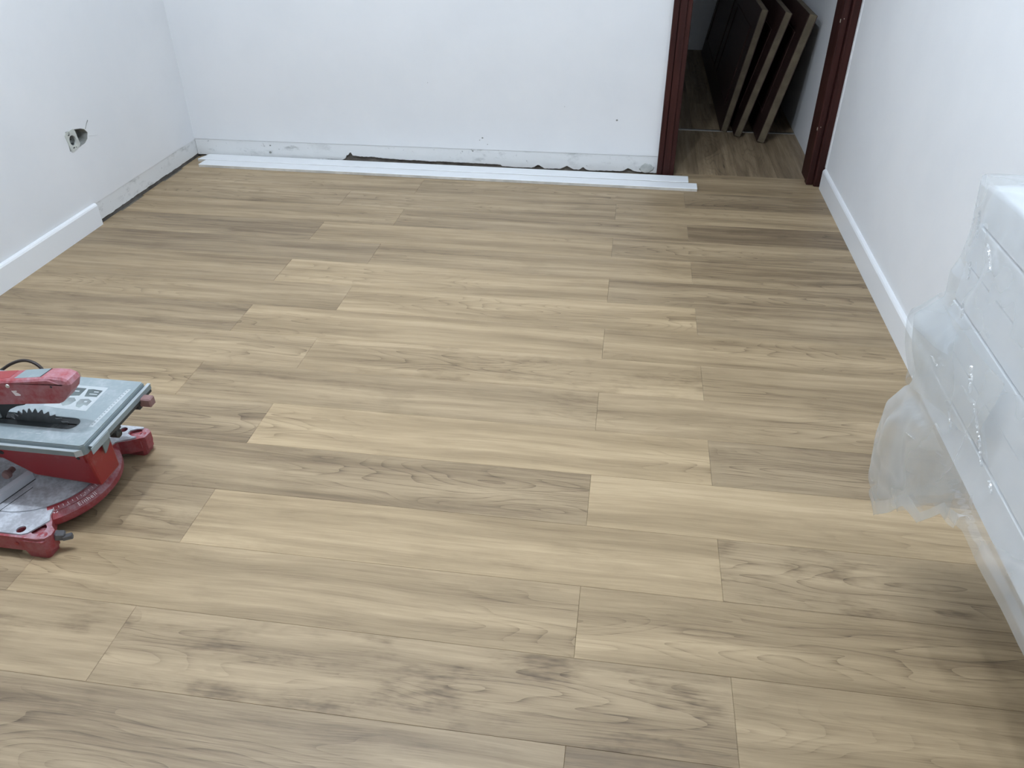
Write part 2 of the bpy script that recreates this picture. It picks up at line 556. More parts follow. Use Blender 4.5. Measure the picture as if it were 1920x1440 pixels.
# tone of the planks (dark/grey .. light) and how blotchy they are; n = 0 is the plank just left of the joint column
TONES = {
    (0, 0): (.46, 0), (0, 1): (.32, .1), (1, 0): (.46, .2), (1, 1): (.47, 0), (2, 0): (.44, .1), (2, 1): (.36, .3),
    (3, 0): (.56, 0), (3, 1): (.42, .1), (3, -1): (.40, .1), (4, 0): (.52, .2), (4, 1): (.46, .1), (4, -1): (.38, 0),
    (5, 0): (.60, 0), (5, 1): (.44, 0), (5, -1): (.50, 0), (6, 0): (.62, 0), (6, 1): (.44, .2), (6, -1): (.52, .1),
    (7, 0): (.60, 0), (7, 1): (.58, 0), (7, -1): (.44, .4), (8, 0): (.58, .6), (8, 1): (.55, 0), (8, -1): (.52, .1),
    (9, 0): (.50, .3), (9, 1): (.53, .1), (9, -1): (.60, 0), (10, 0): (.69, 0), (10, 1): (.40, .2), (10, -1): (.42, .2),
    (11, 0): (.46, 0), (11, 1): (.68, 0), (11, -1): (.45, .2), (12, 0): (.66, .1), (12, 1): (.52, 1.0), (12, -1): (.44, .6),
    (13, 0): (.57, .1), (13, 1): (.60, 0), (13, -1): (.46, .2), (14, 0): (.48, 1.0), (14, 1): (.56, .1), (14, -1): (.50, .5),
    (15, 0): (.36, 0), (15, 1): (.38, .2), (15, -1): (.38, 0), (16, 0): (.38, 0), (16, 1): (.4, 0), (16, -1): (.38, 0),
}
row = -2
while True:
    y1, y0 = Y0 - row * W, Y0 - (row + 1) * W
    if y1 <= Y_REAR:
        break
    if row == -2:
        y1 = 3.835
    y0 = max(y0, Y_REAR)
    ref = XA if row % 2 else XB
    n0 = int(math.floor((XL - ref) / L))
    for n in range(n0, 6):
        a, b = ref + n * L, ref + (n + 1) * L
        a, b = max(a, XL), min(b, XR)
        if row == -2:
            a = max(a, XL)
        if b - a < 0.02:
            continue
        t, k = TONES.get((row, n + 1), (random.uniform(.42, .58), random.choice((0, 0, .2, .4))))
        plank((a + b) / 2, (y0 + y1) / 2, b - a, y1 - y0, 0, t, k)
    row += 1
# the passage behind the door: planks turned to run away from the room
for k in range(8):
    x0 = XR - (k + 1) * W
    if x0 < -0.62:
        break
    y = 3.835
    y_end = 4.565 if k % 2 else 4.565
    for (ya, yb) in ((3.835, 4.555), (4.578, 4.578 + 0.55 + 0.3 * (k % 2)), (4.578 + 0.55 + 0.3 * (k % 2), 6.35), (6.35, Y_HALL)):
        plank(x0 + W / 2, (ya + yb) / 2, yb - ya, W, math.pi / 2, random.uniform(.18, .34), 0.1)  # toned darker than the room: passage shade put into the plank colour

# ------------------------------------------------------------------ walls
def ragged(a, b, step, base, amp, seed):
    rnd = random.Random(seed)
    pts = []
    n = max(2, int(abs(b - a) / step))
    for i in range(n + 1):
        x = a + (b - a) * i / n
        pts.append((x, base + amp * (noise.noise(Vector((x * 9.0, seed, 0))) * 0.9 + rnd.uniform(-0.25, 0.25))))
    return pts

# left wall, with a chased hole beside the socket and the strip the old skirting left bare
HOLE = [(2.893, 0.372), (2.928, 0.385), (2.950, 0.376), (2.965, 0.358), (2.952, 0.336), (2.930, 0.325), (2.897, 0.330), (2.880, 0.350)]
SOCK = [(2.832, 0.318), (2.888, 0.318), (2.888, 0.400), (2.832, 0.400)]
wall_left = struct(obj('wall_left', prism([(Y_REAR - 0.1, 0.0), (2.868, 0.0), (2.868, 0.088), (3.92, 0.088), (3.92, ZC), (Y_REAR - 0.1, ZC)],
                                          [[(2.826, 0.322), (2.90, 0.322), (2.93, 0.325), (2.952, 0.336), (2.965, 0.358), (2.950, 0.376), (2.928, 0.385), (2.895, 0.392), (2.832, 0.398)]], YZ, XL - 0.10, XL), M['wall']))
low = ragged(2.868, 3.80, 0.018, 0.0135, 0.006, 3)
obj('plaster_strip', prism(low + [(3.80, 0.0885), (2.868, 0.0885)], [], YZ, XL - 0.0078, XL - 0.002), M['plaster'], wall_left)
obj('mortar_bed', B(XL - 0.10, XL - 0.008, 2.868, 3.92, -0.006, 0.088), M['concrete'], wall_left)
obj('recess', B(XL - 0.099, XL - 0.045, 2.80, 2.99, 0.30, 0.42), M['hole_grey'], wall_left)
rim_out = [(2.826, 0.322), (2.90, 0.322), (2.93, 0.325), (2.952, 0.336), (2.965, 0.358), (2.950, 0.376), (2.928, 0.385), (2.895, 0.392), (2.832, 0.398)]
rim_in = [(2.895 + (y - 2.895) * 0.955, 0.358 + (z - 0.358) * 0.93) for y, z in rim_out]
obj('hole_lining', prism(rim_out, [rim_in], YZ, XL - 0.06, XL - 0.0012), M['hole_grey'], wall_left)
crk = bmesh.new()
tube([(XL + 0.0004, 2.955, 0.375), (XL + 0.0006, 2.972, 0.392), (XL + 0.0004, 2.985, 0.402)], 0.0014, 6, crk)
obj('crack', crk, M['hole_grey'], wall_left)
obj('crack', tube([(XL + 0.0002, 2.962, 0.345), (XL + 0.0003, 2.99, 0.338), (XL + 0.0001, 3.02, 0.333)], 0.0010, 6), M['plaster'], wall_left)

# back wall stands a touch out of square
def BK(u, v, d):
    return (u, 3.797 + (u - 0.157) * 0.0158 + d, v)
DOOR_L, DOOR_R, DOOR_T = 0.160, 0.905, 2.06
wall_back = struct(obj('wall_back', prism([(XL - 0.05, 0.092), (DOOR_L, 0.092), (DOOR_L, DOOR_T + 0.05), (XR, DOOR_T + 0.05), (XR, ZC), (XL - 0.05, ZC)], [], BK, 0.0, 0.10), M['wall']))
def back_low():
    pts = []
    rnd = random.Random(5)
    x = XL
    while x < DOOR_L:
        z = 0.010 + 0.004 * noise.noise(Vector((x * 8, 1.3, 0)))
        if -1.395 < x < -0.60:
            t = (x + 1.395) / 0.795
            z = 0.036 - 0.010 * min(1.0, t * 2.5) - 0.006 * t + 0.004 * noise.noise(Vector((x * 14, 4.0, 0)))
        for c, w_, h_ in ((-1.37, 0.012, 0.022), (-1.40, 0.01, 0.010), (-0.42, 0.03, 0.019), (-0.28, 0.03, 0.017), (-0.20, 0.02, 0.015), (0.02, 0.03, 0.016)):
            if abs(x - c) < w_:
                z += h_ * (1 - abs(x - c) / w_)
        pts.append((x, z + rnd.uniform(-0.0012, 0.0012)))
        x += 0.008
    pts.append((DOOR_L, 0.01))
    return pts
obj('plaster_strip', prism(back_low() + [(DOOR_L, 0.0925), (XL, 0.0925)], [], BK, 0.003, 0.03), M['plaster'], wall_back)
obj('mortar_bed', prism([(XL, -0.006), (DOOR_L, -0.006), (DOOR_L, 0.092), (XL, 0.092)], [], BK, 0.016, 0.10), M['concrete'], wall_back)
for (u, v, s) in ((-0.052, 0.255, .0045), (-0.694, 0.149, .004), (-0.744, 0.083, .0035), (-0.708, 0.138, .002), (-0.67, 0.118, .002), (-1.784, 0.071, .004), (-1.79, 0.035, .006), (-0.95, 0.40, .0015), (-0.30, 0.31, .0015)):
    b = bmesh.new()
    bmesh.ops.create_icosphere(b, subdivisions=1, radius=1.0)
    for vv in b.verts:
        vv.co = Vector((vv.co.x * s * 1.3, vv.co.y * 0.0012, vv.co.z * s)) * (1 + 0.25 * noise.noise(vv.co * 3 + Vector((u, v, 0))))
    p = BK(u, v, -0.0002)
    bmesh.ops.translate(b, verts=b.verts, vec=p)
    obj('paint_chip', b, M['hole_grey'], wall_back)
# grey smear of filler by the door post
b = bmesh.new()
bmesh.ops.create_icosphere(b, subdivisions=3, radius=1.0)
for vv in b.verts:
    q = 1 + 0.3 * noise.noise(vv.co * 2.2)
    vv.co = Vector((vv.co.x * 0.034 * q, vv.co.y * 0.0015, vv.co.z * 0.022 * q))
bmesh.ops.translate(b, verts=b.verts, vec=BK(0.105, 0.030, 0.0028))
obj('filler_patch', b, plain('grey_filler', (0.52, 0.54, 0.52), 0.8, var=0.25), wall_back, smooth=True)

wall_right = struct(obj('wall_right', B(XR, XR + 0.10, Y_REAR - 0.1, Y_HALL + 0.1, 0.0, ZC), M['wall']))
wall_rear = struct(obj('wall_rear', B(XL - 0.1, XR, Y_REAR - 0.1, Y_REAR, 0.0, ZC), M['wall']))
wall_far = struct(obj('wall_far', B(-0.62, XR, Y_HALL, Y_HALL + 0.1, 0.0, ZC), M['wall']))
wall_passage = struct(obj('wall_passage', B(-0.66, -0.56, 3.92, Y_HALL, 0.0, ZC), M['wall']))
ceiling = struct(obj('ceiling', B(XL - 0.1, XR + 0.1, Y_REAR - 0.1, Y_HALL + 0.1, ZC, ZC + 0.08), M['ceiling']))

# fitted skirting boards
def skirting(name, x_wall, sgn, y0, y1, h=0.093, t=0.014):
    prof = [(0, 0.0), (t, 0.0), (t, h - 0.010), (t - 0.003, h - 0.004), (t - 0.008, h - 0.0005), (0, h)]
    return struct(obj(name, prism([(x_wall + sgn * a, z) for a, z in prof], [], lambda u, v, d: (u, d, v), y0, y1), M['white_mdf']))
skirting('baseboard_left', XL, 1, Y_REAR, 2.868)
skirting('baseboard_right', XR, -1, Y_REAR, 3.715)

# door frame
door = struct(obj('door_1', B(DOOR_L, XR, 3.775, 3.925, DOOR_T, DOOR_T + 0.06, 0.004), M['frame']))
def casing(name, x0, x1, y0, y1, grooves):
    b = B(x0, x1, y0, y1, 0.0005, DOOR_T, 0.003, 2)
    return obj(name, b, M['frame'], door)
casing('jamb', 0.163, 0.236, 3.786, 3.925, 0)
obj('architrave', B(0.155, 0.180, 3.772, 3.80, 0.0005, DOOR_T + 0.05, 0.004, 2), M['frame'], door)
obj('architrave', B(0.182, 0.215, 3.777, 3.80, 0.0005, DOOR_T + 0.01, 0.004, 2), M['frame'], door)
casing('jamb', 0.856, 0.915, 3.786, 3.925, 0)
obj('architrave', B(0.850, 0.880, 3.755, 3.80, 0.0005, DOOR_T + 0.01, 0.004, 2), M['frame'], door)
obj('architrave', B(0.881, 0.9165, 3.735, 3.80, 0.0005, DOOR_T + 0.05, 0.004, 2), M['frame'], door)
for z in (0.25, 0.70, 1.70):
    hb = B(0.8485, 0.8505, 3.756, 3.764, z + 0.004, z + 0.018, 0.0006)
    lathe([(0.0001, -0.0005), (0.0016, -0.0005), (0.0016, 0.001), (0.0001, 0.0012)], (0.862, 3.7545, z + 0.02), 'Y', 10, hb)
    obj('hinge_leaf', hb, M['brass'], door)
tr = struct(obj('trim_1', B(XR - 0.0035, XR, 3.712, 3.735, 0.094, DOOR_T + 0.05, 0.001), M['lit_edge']))  # whiter strip painted in for the wall edge catching light
tr2 = struct(obj('trim_2', B(-0.55, XR, 4.555, 4.578, -0.002, 0.0035, 0.001), M['steel']))

# ------------------------------------------------------------------ ceiling lamps (outside the picture)
for i, (lx, ly, share) in enumerate(LAMPS):
    e = empty('ceiling_lamp', (lx, ly, ZC), 'bare bulb on the ceiling nearer the ' + ('wrapped panels' if i == 0 else 'saw'), 'lamp', 'ceiling bulbs')
    obj('rose', lathe([(0.0005, -0.001), (0.05, -0.001), (0.048, -0.014), (0.022, -0.022), (0.0005, -0.022)], (lx, ly, ZC), 'Z', 24), M['white_mdf'], e)
    b = bmesh.new()
    bmesh.ops.create_uvsphere(b, u_segments=16, v_segments=10, radius=0.030)
    bmesh.ops.translate(b, verts=b.verts, vec=(lx, ly, ZC - 0.075))
    obj('bulb', b, M['bulb'], e, smooth=True)
    ld = bpy.data.lights.new('bulb_light', 'POINT')
    ld.energy = LAMP_POWER * share
    ld.color = LAMP_COLOR
    ld.shadow_soft_size = 0.040
    lo = bpy.data.objects.new('bulb_light', ld)
    COL.objects.link(lo)
    lo.parent = e
    lo.location = (0, 0, -0.075)

# ------------------------------------------------------------------ loose skirting boards on the floor
def loose_board(label, x0, x1, yc, z0, tilt, yaw, end_cut):
    wd, th = 0.078, 0.0145
    prof = [(-wd / 2, 0), (wd / 2, 0), (wd / 2, th - 0.006), (wd / 2 - 0.003, th - 0.002), (wd / 2 - 0.010, th), (-wd / 2 + 0.002, th), (-wd / 2, th - 0.002)]
    xm = (x0 + x1) / 2
    ct, st, cy, sy = math.cos(tilt), math.sin(tilt), math.cos(yaw), math.sin(yaw)
    b = bmesh.new()
    rings = []
    for x in (x0 - xm, x1 - xm):
        ring = []
        for (w_, h_) in prof:
            xx = x + (end_cut * (w_ / wd) if x < 0 else 0)
            yy, zz = w_ * ct - h_ * st, (w_ + wd / 2) * st + h_ * ct
            ring.append(b.verts.new((xm + xx * cy - yy * sy, yc + xx * sy + yy * cy, z0 + zz)))
        rings.append(ring)
    n = len(prof)
    for i in range(n):
        f = b.faces.new((rings[0][i], rings[0][(i + 1) % n], rings[1][(i + 1) % n], rings[1][i]))
        if i == n - 1:
            f.material_index = 1
    b.faces.new(rings[0])
    b.faces.new(list(reversed(rings[1])))
    o = obj('skirting_board', b, [M['white_mdf'], M['mdf_edge']], None)
    return tag(o, label, 'skirting board', 'loose skirting boards')
loose_board('white loose skirting board lying in front on the floor below the back wall', -2.100, 0.340, 3.6395, 0.0002, 0.0, -0.003, 0.006)
loose_board('white loose skirting board tucked behind the other against the back wall', -2.128, 0.303, 3.7205, 0.0002, 0.05, -0.0012, 0.035)

# ------------------------------------------------------------------ socket on the left wall
def wall_pt(y, z, d):
    return (XL + d, y, z)
sk = empty('wall_socket', (XL - 0.02, 2.86, 0.358), 'uncovered off-white wall socket beside a chiselled hole in the left wall', 'socket')
tlt = lambda u, v, d: (XL + d, 2.858 + (u * 0.97 - v * 0.16), 0.358 + (v * 0.97 + u * 0.10))
plate_out = [(-0.031, -0.036), (-0.022, -0.040), (0.024, -0.036), (0.033, -0.028), (0.034, 0.028), (0.026, 0.038), (-0.022, 0.040), (-0.032, 0.032)]
pl = obj('frame', prism(plate_out, [circle(0, 0, 0.0205, 20), circle(-0.004, 0.032, 0.0035, 8), circle(0.004, -0.031, 0.0035, 8)], tlt, -0.004, 0.003), M['bone'], sk)
cup = obj('insert', prism(circle(0, 0, 0.0205, 20), [circle(-0.008, 0.0, 0.004, 8), circle(0.009, 0.0, 0.004, 8)], tlt, -0.022, -0.012), M['socket_in'], sk)
obj('contact_hole', prism(circle(-0.008, 0, 0.004, 8), [], tlt, -0.022, -0.018), M['dark_plastic'], cup)
obj('contact_hole', prism(circle(0.009, 0, 0.004, 8), [], tlt, -0.022, -0.018), M['dark_plastic'], cup)
for s in (-1, 1):
    obj('earth_clip', prism([(-0.006, s * 0.020), (0.006, s * 0.020), (0.006, s * 0.013), (-0.006, s * 0.013)], [], tlt, -0.012, -0.002), M['dark_plastic'], cup)
    obj('screw_slot', prism([(-0.016, s * 0.027 - 0.002), (-0.006, s * 0.027 - 0.002), (-0.006, s * 0.027 + 0.002), (-0.016, s * 0.027 + 0.002)], [], tlt, 0.0028, 0.0036), M['dark_plastic'], pl)
obj('back_box', prism([(-0.030, -0.036), (0.030, -0.036), (0.030, 0.036), (-0.030, 0.036)], [], tlt, -0.040, -0.023), M['hole_grey'], sk)

# ------------------------------------------------------------------ doors leaning in the passage
def leaning_door(label, xb, yf, xt, zt, thick, length):
    ang = math.atan2(xt - xb, zt)
    hgt = math.hypot(xt - xb, zt)
    e = empty('interior_door', (xb, yf, 0), label, 'door', 'doors leaning in the passage')
    # local frame: a across thickness, b along the floor, c up the lean
    A = Vector((math.cos(ang), 0, -math.sin(ang)))
    Cc = Vector((math.sin(ang), 0, math.cos(ang)))
    lift = thick * math.sin(ang) + 0.001
    def fn(a, bb, c):
        v = Vector((xb, yf, lift)) + A * a + Cc * c
        return Vector((v.x, yf + bb, v.z))
    def box(a0, a1, b0, b1, c0, c1, bev=0.0):
        bm = B(a0, a1, b0, b1, c0, c1, bev)
        for v in bm.verts:
            v.co = fn(*v.co)
        return bm
    sk_ = 0.004
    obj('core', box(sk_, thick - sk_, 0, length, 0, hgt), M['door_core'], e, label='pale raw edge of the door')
    for a0, a1 in ((0, sk_), (thick - sk_, thick)):
        f = obj('face_sheet', box(a0, a1, 0.0005, length, 0, hgt - 0.0005), M['door_face'], e)
        for (b0, b1) in ((0.14, 0.88), (1.06, length - 0.14)):
            if a0 == 0:
                for (p0, p1, q0, q1) in ((b0, b1, 0.11, 0.125), (b0, b1, hgt - 0.125, hgt - 0.11), (b0, b0 + 0.015, 0.125, hgt - 0.125), (b1 - 0.015, b1, 0.125, hgt - 0.125)):
                    obj('panel_moulding', box(-0.006, 0.0, p0, p1, q0, q1, 0.002), M['door_face'], f)
leaning_door('dark door on its side leaning in the passage, leftmost of the three', 0.512, 4.543, 0.630, 0.622, 0.036, 2.02)
leaning_door('dark door on its side leaning in the passage, middle of the three', 0.578, 4.464, 0.736, 0.622, 0.038, 2.02)
leaning_door('dark door on its side leaning in the passage, nearest the right wall', 0.690, 4.372, 0.837, 0.629, 0.042, 2.02)

# ------------------------------------------------------------------ saw
SAW = empty('mitre_saw', (-1.38, 1.29, 0), 'red mitre saw with grey upper table and dusty cast base on the floor', 'saw')
CX, CY = -1.343, 1.290
def arc(r, a0, a1, n=24, cx=CX, cy=CY):
    return [(cx + r * math.cos(math.radians(a0 + (a1 - a0) * i / n)), cy + r * math.sin(math.radians(a0 + (a1 - a0) * i / n))) for i in range(n + 1)]
def mir(pts):
    return [(x, 2 * CY - y) for x, y in reversed(pts)]
front = [(-1.62, 1.085), (-1.222, 1.083), (-1.205, 1.088), (-1.197, 1.100), (-1.199, 1.116), (-1.214, 1.128), (-1.222, 1.142), (-1.232, 1.152)]
rear = mir([(-1.62, 1.085), (-1.205, 1.083), (-1.182, 1.088), (-1.172, 1.100), (-1.174, 1.122), (-1.196, 1.136), (-1.214, 1.146), (-1.232, 1.152)])
outline = front + arc(0.160, -50, 50, 28) + rear
def ear_holes(my=False, r1=0.0105, r2=0.0165, r3=0.0042):
    hs = [(-1.271, 1.103, r1), (-1.236, 1.114, r2)]
    if my:
        hs = [(-1.243, 2 * CY - 1.104, r1), (-1.207, 2 * CY - 1.108, r2)]
    return [circle(x, y, r, 16) for x, y, r in hs]
base = obj('base', prism(outline, ear_holes() + ear_holes(True), XY, 0.020, 0.060, bevel=0.0), M['red_dusty'], SAW)
plate_pts = [(-1.615, 1.090), (-1.262, 1.090), (-1.250, 1.096), (-1.232, 1.128), (-1.226, 1.140), (-1.236, 1.156)]
plate_rear = mir([(-1.615, 1.086), (-1.196, 1.086), (-1.194, 1.092), (-1.210, 1.096), (-1.224, 1.105), (-1.224, 1.117), (-1.210, 1.125), (-1.194, 1.128), (-1.198, 1.134), (-1.220, 1.146), (-1.236, 1.156)])
plate_o = plate_pts + arc(0.1455, -46, 46, 28) + plate_rear
def trim_holes(my):
    y = (lambda v: 2 * CY - v) if my else (lambda v: v)
    return [circle(-1.243 if my else -1.271, y(1.104), 0.0105, 16)]
obj('base_plate', prism(plate_o, trim_holes(False) + trim_holes(True), XY, 0.060, 0.0635), M['base_grey'], SAW, label='grey machined top of the base')
obj('under_pan', B(-1.60, -1.30, 1.10, 1.48, 0.014, 0.021), M['dark_plastic'], SAW)
# rim with the mitre scale
def rim():
    b = bmesh.new()
    prof = [(0.142, 0.0655), (0.150, 0.0658), (0.1725, 0.0475), (0.1735, 0.034), (0.150, 0.030)]
    rings = []
    n = 40
    for i in range(n + 1):
        a = math.radians(-53 + 106 * i / n)
        rings.append([b.verts.new((CX + r * math.cos(a), CY + r * math.sin(a), z)) for r, z in prof])
    for p, q in zip(rings, rings[1:]):
        for k in range(len(prof)):
            kk = (k + 1) % len(prof)
            b.faces.new((p[k], p[kk], q[kk], q[k]))
    b.faces.new(rings[0])
    b.faces.new(list(reversed(rings[-1])))
    return b
rim_o = obj('scale_rim', rim(), M['red_dusty'], SAW, label='dusty red rim with the angle scale')
def band(a, t):
    """point on the sloped rim band: angle in degrees, t 0 inner .. 1 outer"""
    r = 0.150 + (0.1725 - 0.150) * t
    z = 0.0658 + (0.0475 - 0.0658) * t + 0.0004
    return Vector((CX + r * math.cos(math.radians(a)), CY + r * math.sin(math.radians(a)), z))
tk = bmesh.new()
for i in range(26):
    a = -48 + i * 3.9
    w_ = 0.22
    t1 = 0.22 if i % 5 else 0.32
    vs = [tk.verts.new(band(a - w_, 0.05)), tk.verts.new(band(a + w_, 0.05)), tk.verts.new(band(a + w_, t1)), tk.verts.new(band(a - w_, t1))]
    tk.faces.new(vs)
obj('scale_ticks', tk, M['print_white'], rim_o)

def text_on_band(txt, a0, t_mid, h, step, mat, name):
    """flat lettering wrapped along the rim band, read from outside the saw"""
    bm = bmesh.new()
    ang = a0
    for ch in txt:
        cu = bpy.data.curves.new('glyph', 'FONT')
        cu.body = ch
        cu.size = 1.0
        to = bpy.data.objects.new('glyph', cu)
        COL.objects.link(to)
        bpy.context.view_layer.update()
        me = bpy.data.meshes.new_from_object(to.evaluated_get(bpy.context.evaluated_depsgraph_get()))
        xs = [v.co.x for v in me.vertices] or [0, 0.3]
        wch = max(xs)
        for v in me.vertices:
            t = t_mid - (v.co.y - 0.35) * h / 0.029
            aa = ang + math.degrees(v.co.x * h * 1.15 / 0.162)
            v.co = band(aa, t) + Vector((0, 0, 0.0003))
        bm.from_mesh(me)
        bpy.data.objects.remove(to)
        bpy.data.curves.remove(cu)
        bpy.data.meshes.remove(me)
        ang += math.degrees((wch + 0.12) * h * 1.15 / 0.162)
    return obj(name, bm, mat, rim_o)
text_on_band('Einhell', -31.0, 0.66, 0.0135, 0, M['print_white'], 'maker_lettering')
text_on_band('45', -50.0, 0.44, 0.0100, 0, M['print_white'], 'scale_number')
text_on_band('30', -38.5, 0.36, 0.0075, 0, M['print_white'], 'scale_number')
text_on_band('15', -24.0, 0.30, 0.0075, 0, M['print_white'], 'scale_number')
# feet
def foot(x0, x1, y0, y1):
    b = bmesh.new()
    lo = [(x0 + .008, y0 + .004), (x1 - .012, y0 + .004), (x1 - .006, y0 + .010), (x1 - .006, y1 - .008), (x1 - .012, y1 - .004), (x0 + .008, y1 - .004)]
    hi = [(x0, y0), (x1 - .007, y0), (x1, y0 + .008), (x1, y1 - .006), (x1 - .007, y1), (x0, y1)]
    a = [b.verts.new((x, y, 0.0)) for x, y in lo]
    c = [b.verts.new((x, y, 0.030)) for x, y in hi]
    d = [b.verts.new((x, y, 0.052)) for x, y in hi]
    for p, q in ((a, c), (c, d)):
        for i in range(6):
            b.faces.new((p[i], p[(i + 1) % 6], q[(i + 1) % 6], q[i]))
    b.faces.new(list(reversed(a)))
    b.faces.new(d)
    return b
foot_f = obj('foot', foot(-1.264, -1.2035, 1.0815, 1.126), M['red_dusty'], SAW)
foot_b = obj('foot', foot(-1.240, -1.1785, 1.450, 1.4975), M['red_dusty'], SAW)
obj('foot', foot(-1.63, -1.57, 1.0815, 1.126), M['red_dusty'], SAW)
obj('foot', foot(-1.63, -1.57, 1.452, 1.4975), M['red_dusty'], SAW)
obj('screw_boss', prism(circle(-1.216, 1.097, 0.011, 14), [circle(-1.216, 1.097, 0.0042, 10)], XY, 0.052, 0.0605), M['red_dusty'], foot_f)
obj('screw_boss', prism(circle(-1.189, 1.470, 0.011, 14), [circle(-1.189, 1.470, 0.0042, 10)], XY, 0.052, 0.0605), M['red_dusty'], foot_b)
# black rubber stop on the front ear and screw in the rear ear
b = B(-0.011, 0.011, -0.009, 0.009, -0.010, 0.010, 0.003)
bmesh.ops.transform(b, matrix=Matrix.Translation((-1.192, 1.116, 0.044)) @ Matrix.Rotation(0.5, 4, 'Z') @ Matrix.Rotation(0.3, 4, 'Y'), verts=b.verts)
stop = obj('rubber_stop', b, M['dark_grey'], SAW)
b = B(-0.010, 0.012, -0.006, 0.006, -0.008, 0.005, 0.002)
bmesh.ops.transform(b, matrix=Matrix.Translation((-1.178, 1.119, 0.040)) @ Matrix.Rotation(0.5, 4, 'Z'), verts=b.verts)
obj('stop_tip', b, M['dark_grey'], stop)
obj('screw_head', lathe([(0.0003, 0.0), (0.0048, 0.0), (0.0042, 0.003), (0.0003, 0.0035)], (-1.1785, 1.468, 0.044), 'X', 12), M['steel'], foot_b)
obj('screw_head', lathe([(0.0003, -0.002), (0.005, -0.002), (0.004, 0.0), (0.0003, 0.0)], (-1.275, 1.0835, 0.040), 'Y', 12), M['red'], base)
# turntable with the kerf strip and the sliding bar
tt = obj('turntable', prism(circle(CX, CY, 0.1405, 64), [], XY, 0.0635, 0.0662), M['base_grey'], SAW)
def strip(p, q, width, z0, z1, off=0.0):
    p, q = Vector((*p, 0)), Vector((*q, 0))
    d = (q - p).normalized()
    n = Vector((-d.y, d.x, 0))
    b = bmesh.new()
    vs = []
    for z in (z0, z1):
        for c in (p + n * (off - width / 2), q + n * (off - width / 2), q + n * (off + width / 2), p + n * (off + width / 2)):
            vs.append(b.verts.new((c.x, c.y, z)))
    for f in ((3, 2, 1, 0), (4, 5, 6, 7), (0, 1, 5, 4), (1, 2, 6, 5), (2, 3, 7, 6), (3, 0, 4, 7)):
        b.faces.new([vs[i] for i in f])
    return b
BP, BQ = (-1.402, 1.095), (-1.354, 1.265)
obj('sliding_bar', strip(BP, BQ, 0.017, 0.0662, 0.0860), M['bar'], SAW)
obj('kerf_gap', strip(BP, BQ, 0.0022, 0.0655, 0.0667, -0.0105), M['dark_plastic'], tt)
obj('kerf_gap', strip(BP, BQ, 0.0022, 0.0655, 0.0667, 0.0105), M['dark_plastic'], tt)
obj('kerf_gap', strip((-1.372, 1.135), (-1.343, 1.237), 0.0016, 0.0655, 0.0667, -0.012), M['dark_plastic'], tt)
# red housing under the table
hous = [(-1.163, 0.073), (-1.330, 0.088), (-1.352, 0.106), (-1.392, 0.135), (-1.46, 0.140), (-1.46, 0.224), (-1.171, 0.224), (-1.1635, 0.16)]
def HS(u, v, d):
    return (u, d - (v - 0.07) * 0.10 * (1 if d < 1.28 else -0.05), v)
housing = obj('blade_housing', prism(hous, [], HS, 1.254, 1.332, bevel=0.006), M['red'], SAW, label='glossy red lower blade housing')
obj('cover_panel', prism([(-1.172, 0.150), (-1.180, 0.157), (-1.225, 0.222), (-1.172, 0.222)], [], HS, 1.2505, 1.255), M['red'], housing)
obj('screw_hole', prism(circle(-1.186, 0.166, 0.0042, 10), [], HS, 1.2494, 1.2515), M['dark_plastic'], housing)
obj('screw_hole', prism(circle(-1.385, 0.158, 0.006, 10), [], HS, 1.2528, 1.2555), M['dark_plastic'], housing)
obj('locking_knob', lathe([(0.0005, -0.014), (0.009, -0.014), (0.011, -0.010), (0.011, -0.004), (0.007, 0.0), (0.007, 0.014), (0.0005, 0.014)], (-1.392, 1.247, 0.094), 'Y', 16), M['block'], SAW)
obj('fence', prism([(-1.47, 0.0635), (-1.45, 0.0635), (-1.45, 0.10), (-1.47, 0.10)], [], XZ, 1.10, 1.235), M['alu_light'], SAW)
obj('fence', prism([(-1.47, 0.0635), (-1.45, 0.0635), (-1.45, 0.10), (-1.47, 0.10)], [], XZ, 1.34, 1.48), M['alu_light'], SAW)
# upper table
TX0, TX1, TY0, TY1, TZ = -1.60, -1.122, 1.196, 1.447, 0.245
slot = [(-1.47, 1.2465)] + [(-1.196 + 0.021 * math.cos(math.radians(a)), 1.2675 + 0.021 * math.sin(math.radians(a))) for a in range(-90, 91, 12)] + [(-1.47, 1.2885)]
cr = 0.006
tab_out = [(TX0, TY0), (TX1 - cr, TY0), (TX1, TY0 + cr), (TX1, TY1 - 0.003), (TX1 - 0.003, TY1), (TX0, TY1)]
table = obj('saw_table', prism(tab_out, [slot], XY, TZ - 0.004, TZ), M['alu'], SAW, label='grey steel upper saw table')
def skirt():
    b = bmesh.new()
    o = [(TX0, TY0 - .001), (TX1 - cr, TY0 - .001), (TX1 + .001, TY0 + cr), (TX1 + .001, TY1), (TX0, TY1)]
    lo = [(x, y) for x, y in o]
    prism(o, [[(TX0 + .01, TY0 + .008), (TX1 - .012, TY0 + .008), (TX1 - .008, TY0 + .012), (TX1 - .008, TY1 - .008), (TX0 + .01, TY1 - .008)]], XY, TZ - 0.027, TZ - 0.0035, b)
    return b
obj('table_skirt', skirt(), M['alu_dark'], table)
rail_f = obj('front_rail', B(TX0, -1.140, TY0 - 0.0085, TY0 - 0.001, TZ - 0.0262, TZ - 0.0125, 0.0008), M['alu_dark'], table)
obj('rail_lip', B(TX0, -1.1395, TY0 - 0.0093, TY0 - 0.0015, TZ - 0.0128, TZ - 0.0112), M['alu_light'], rail_f)
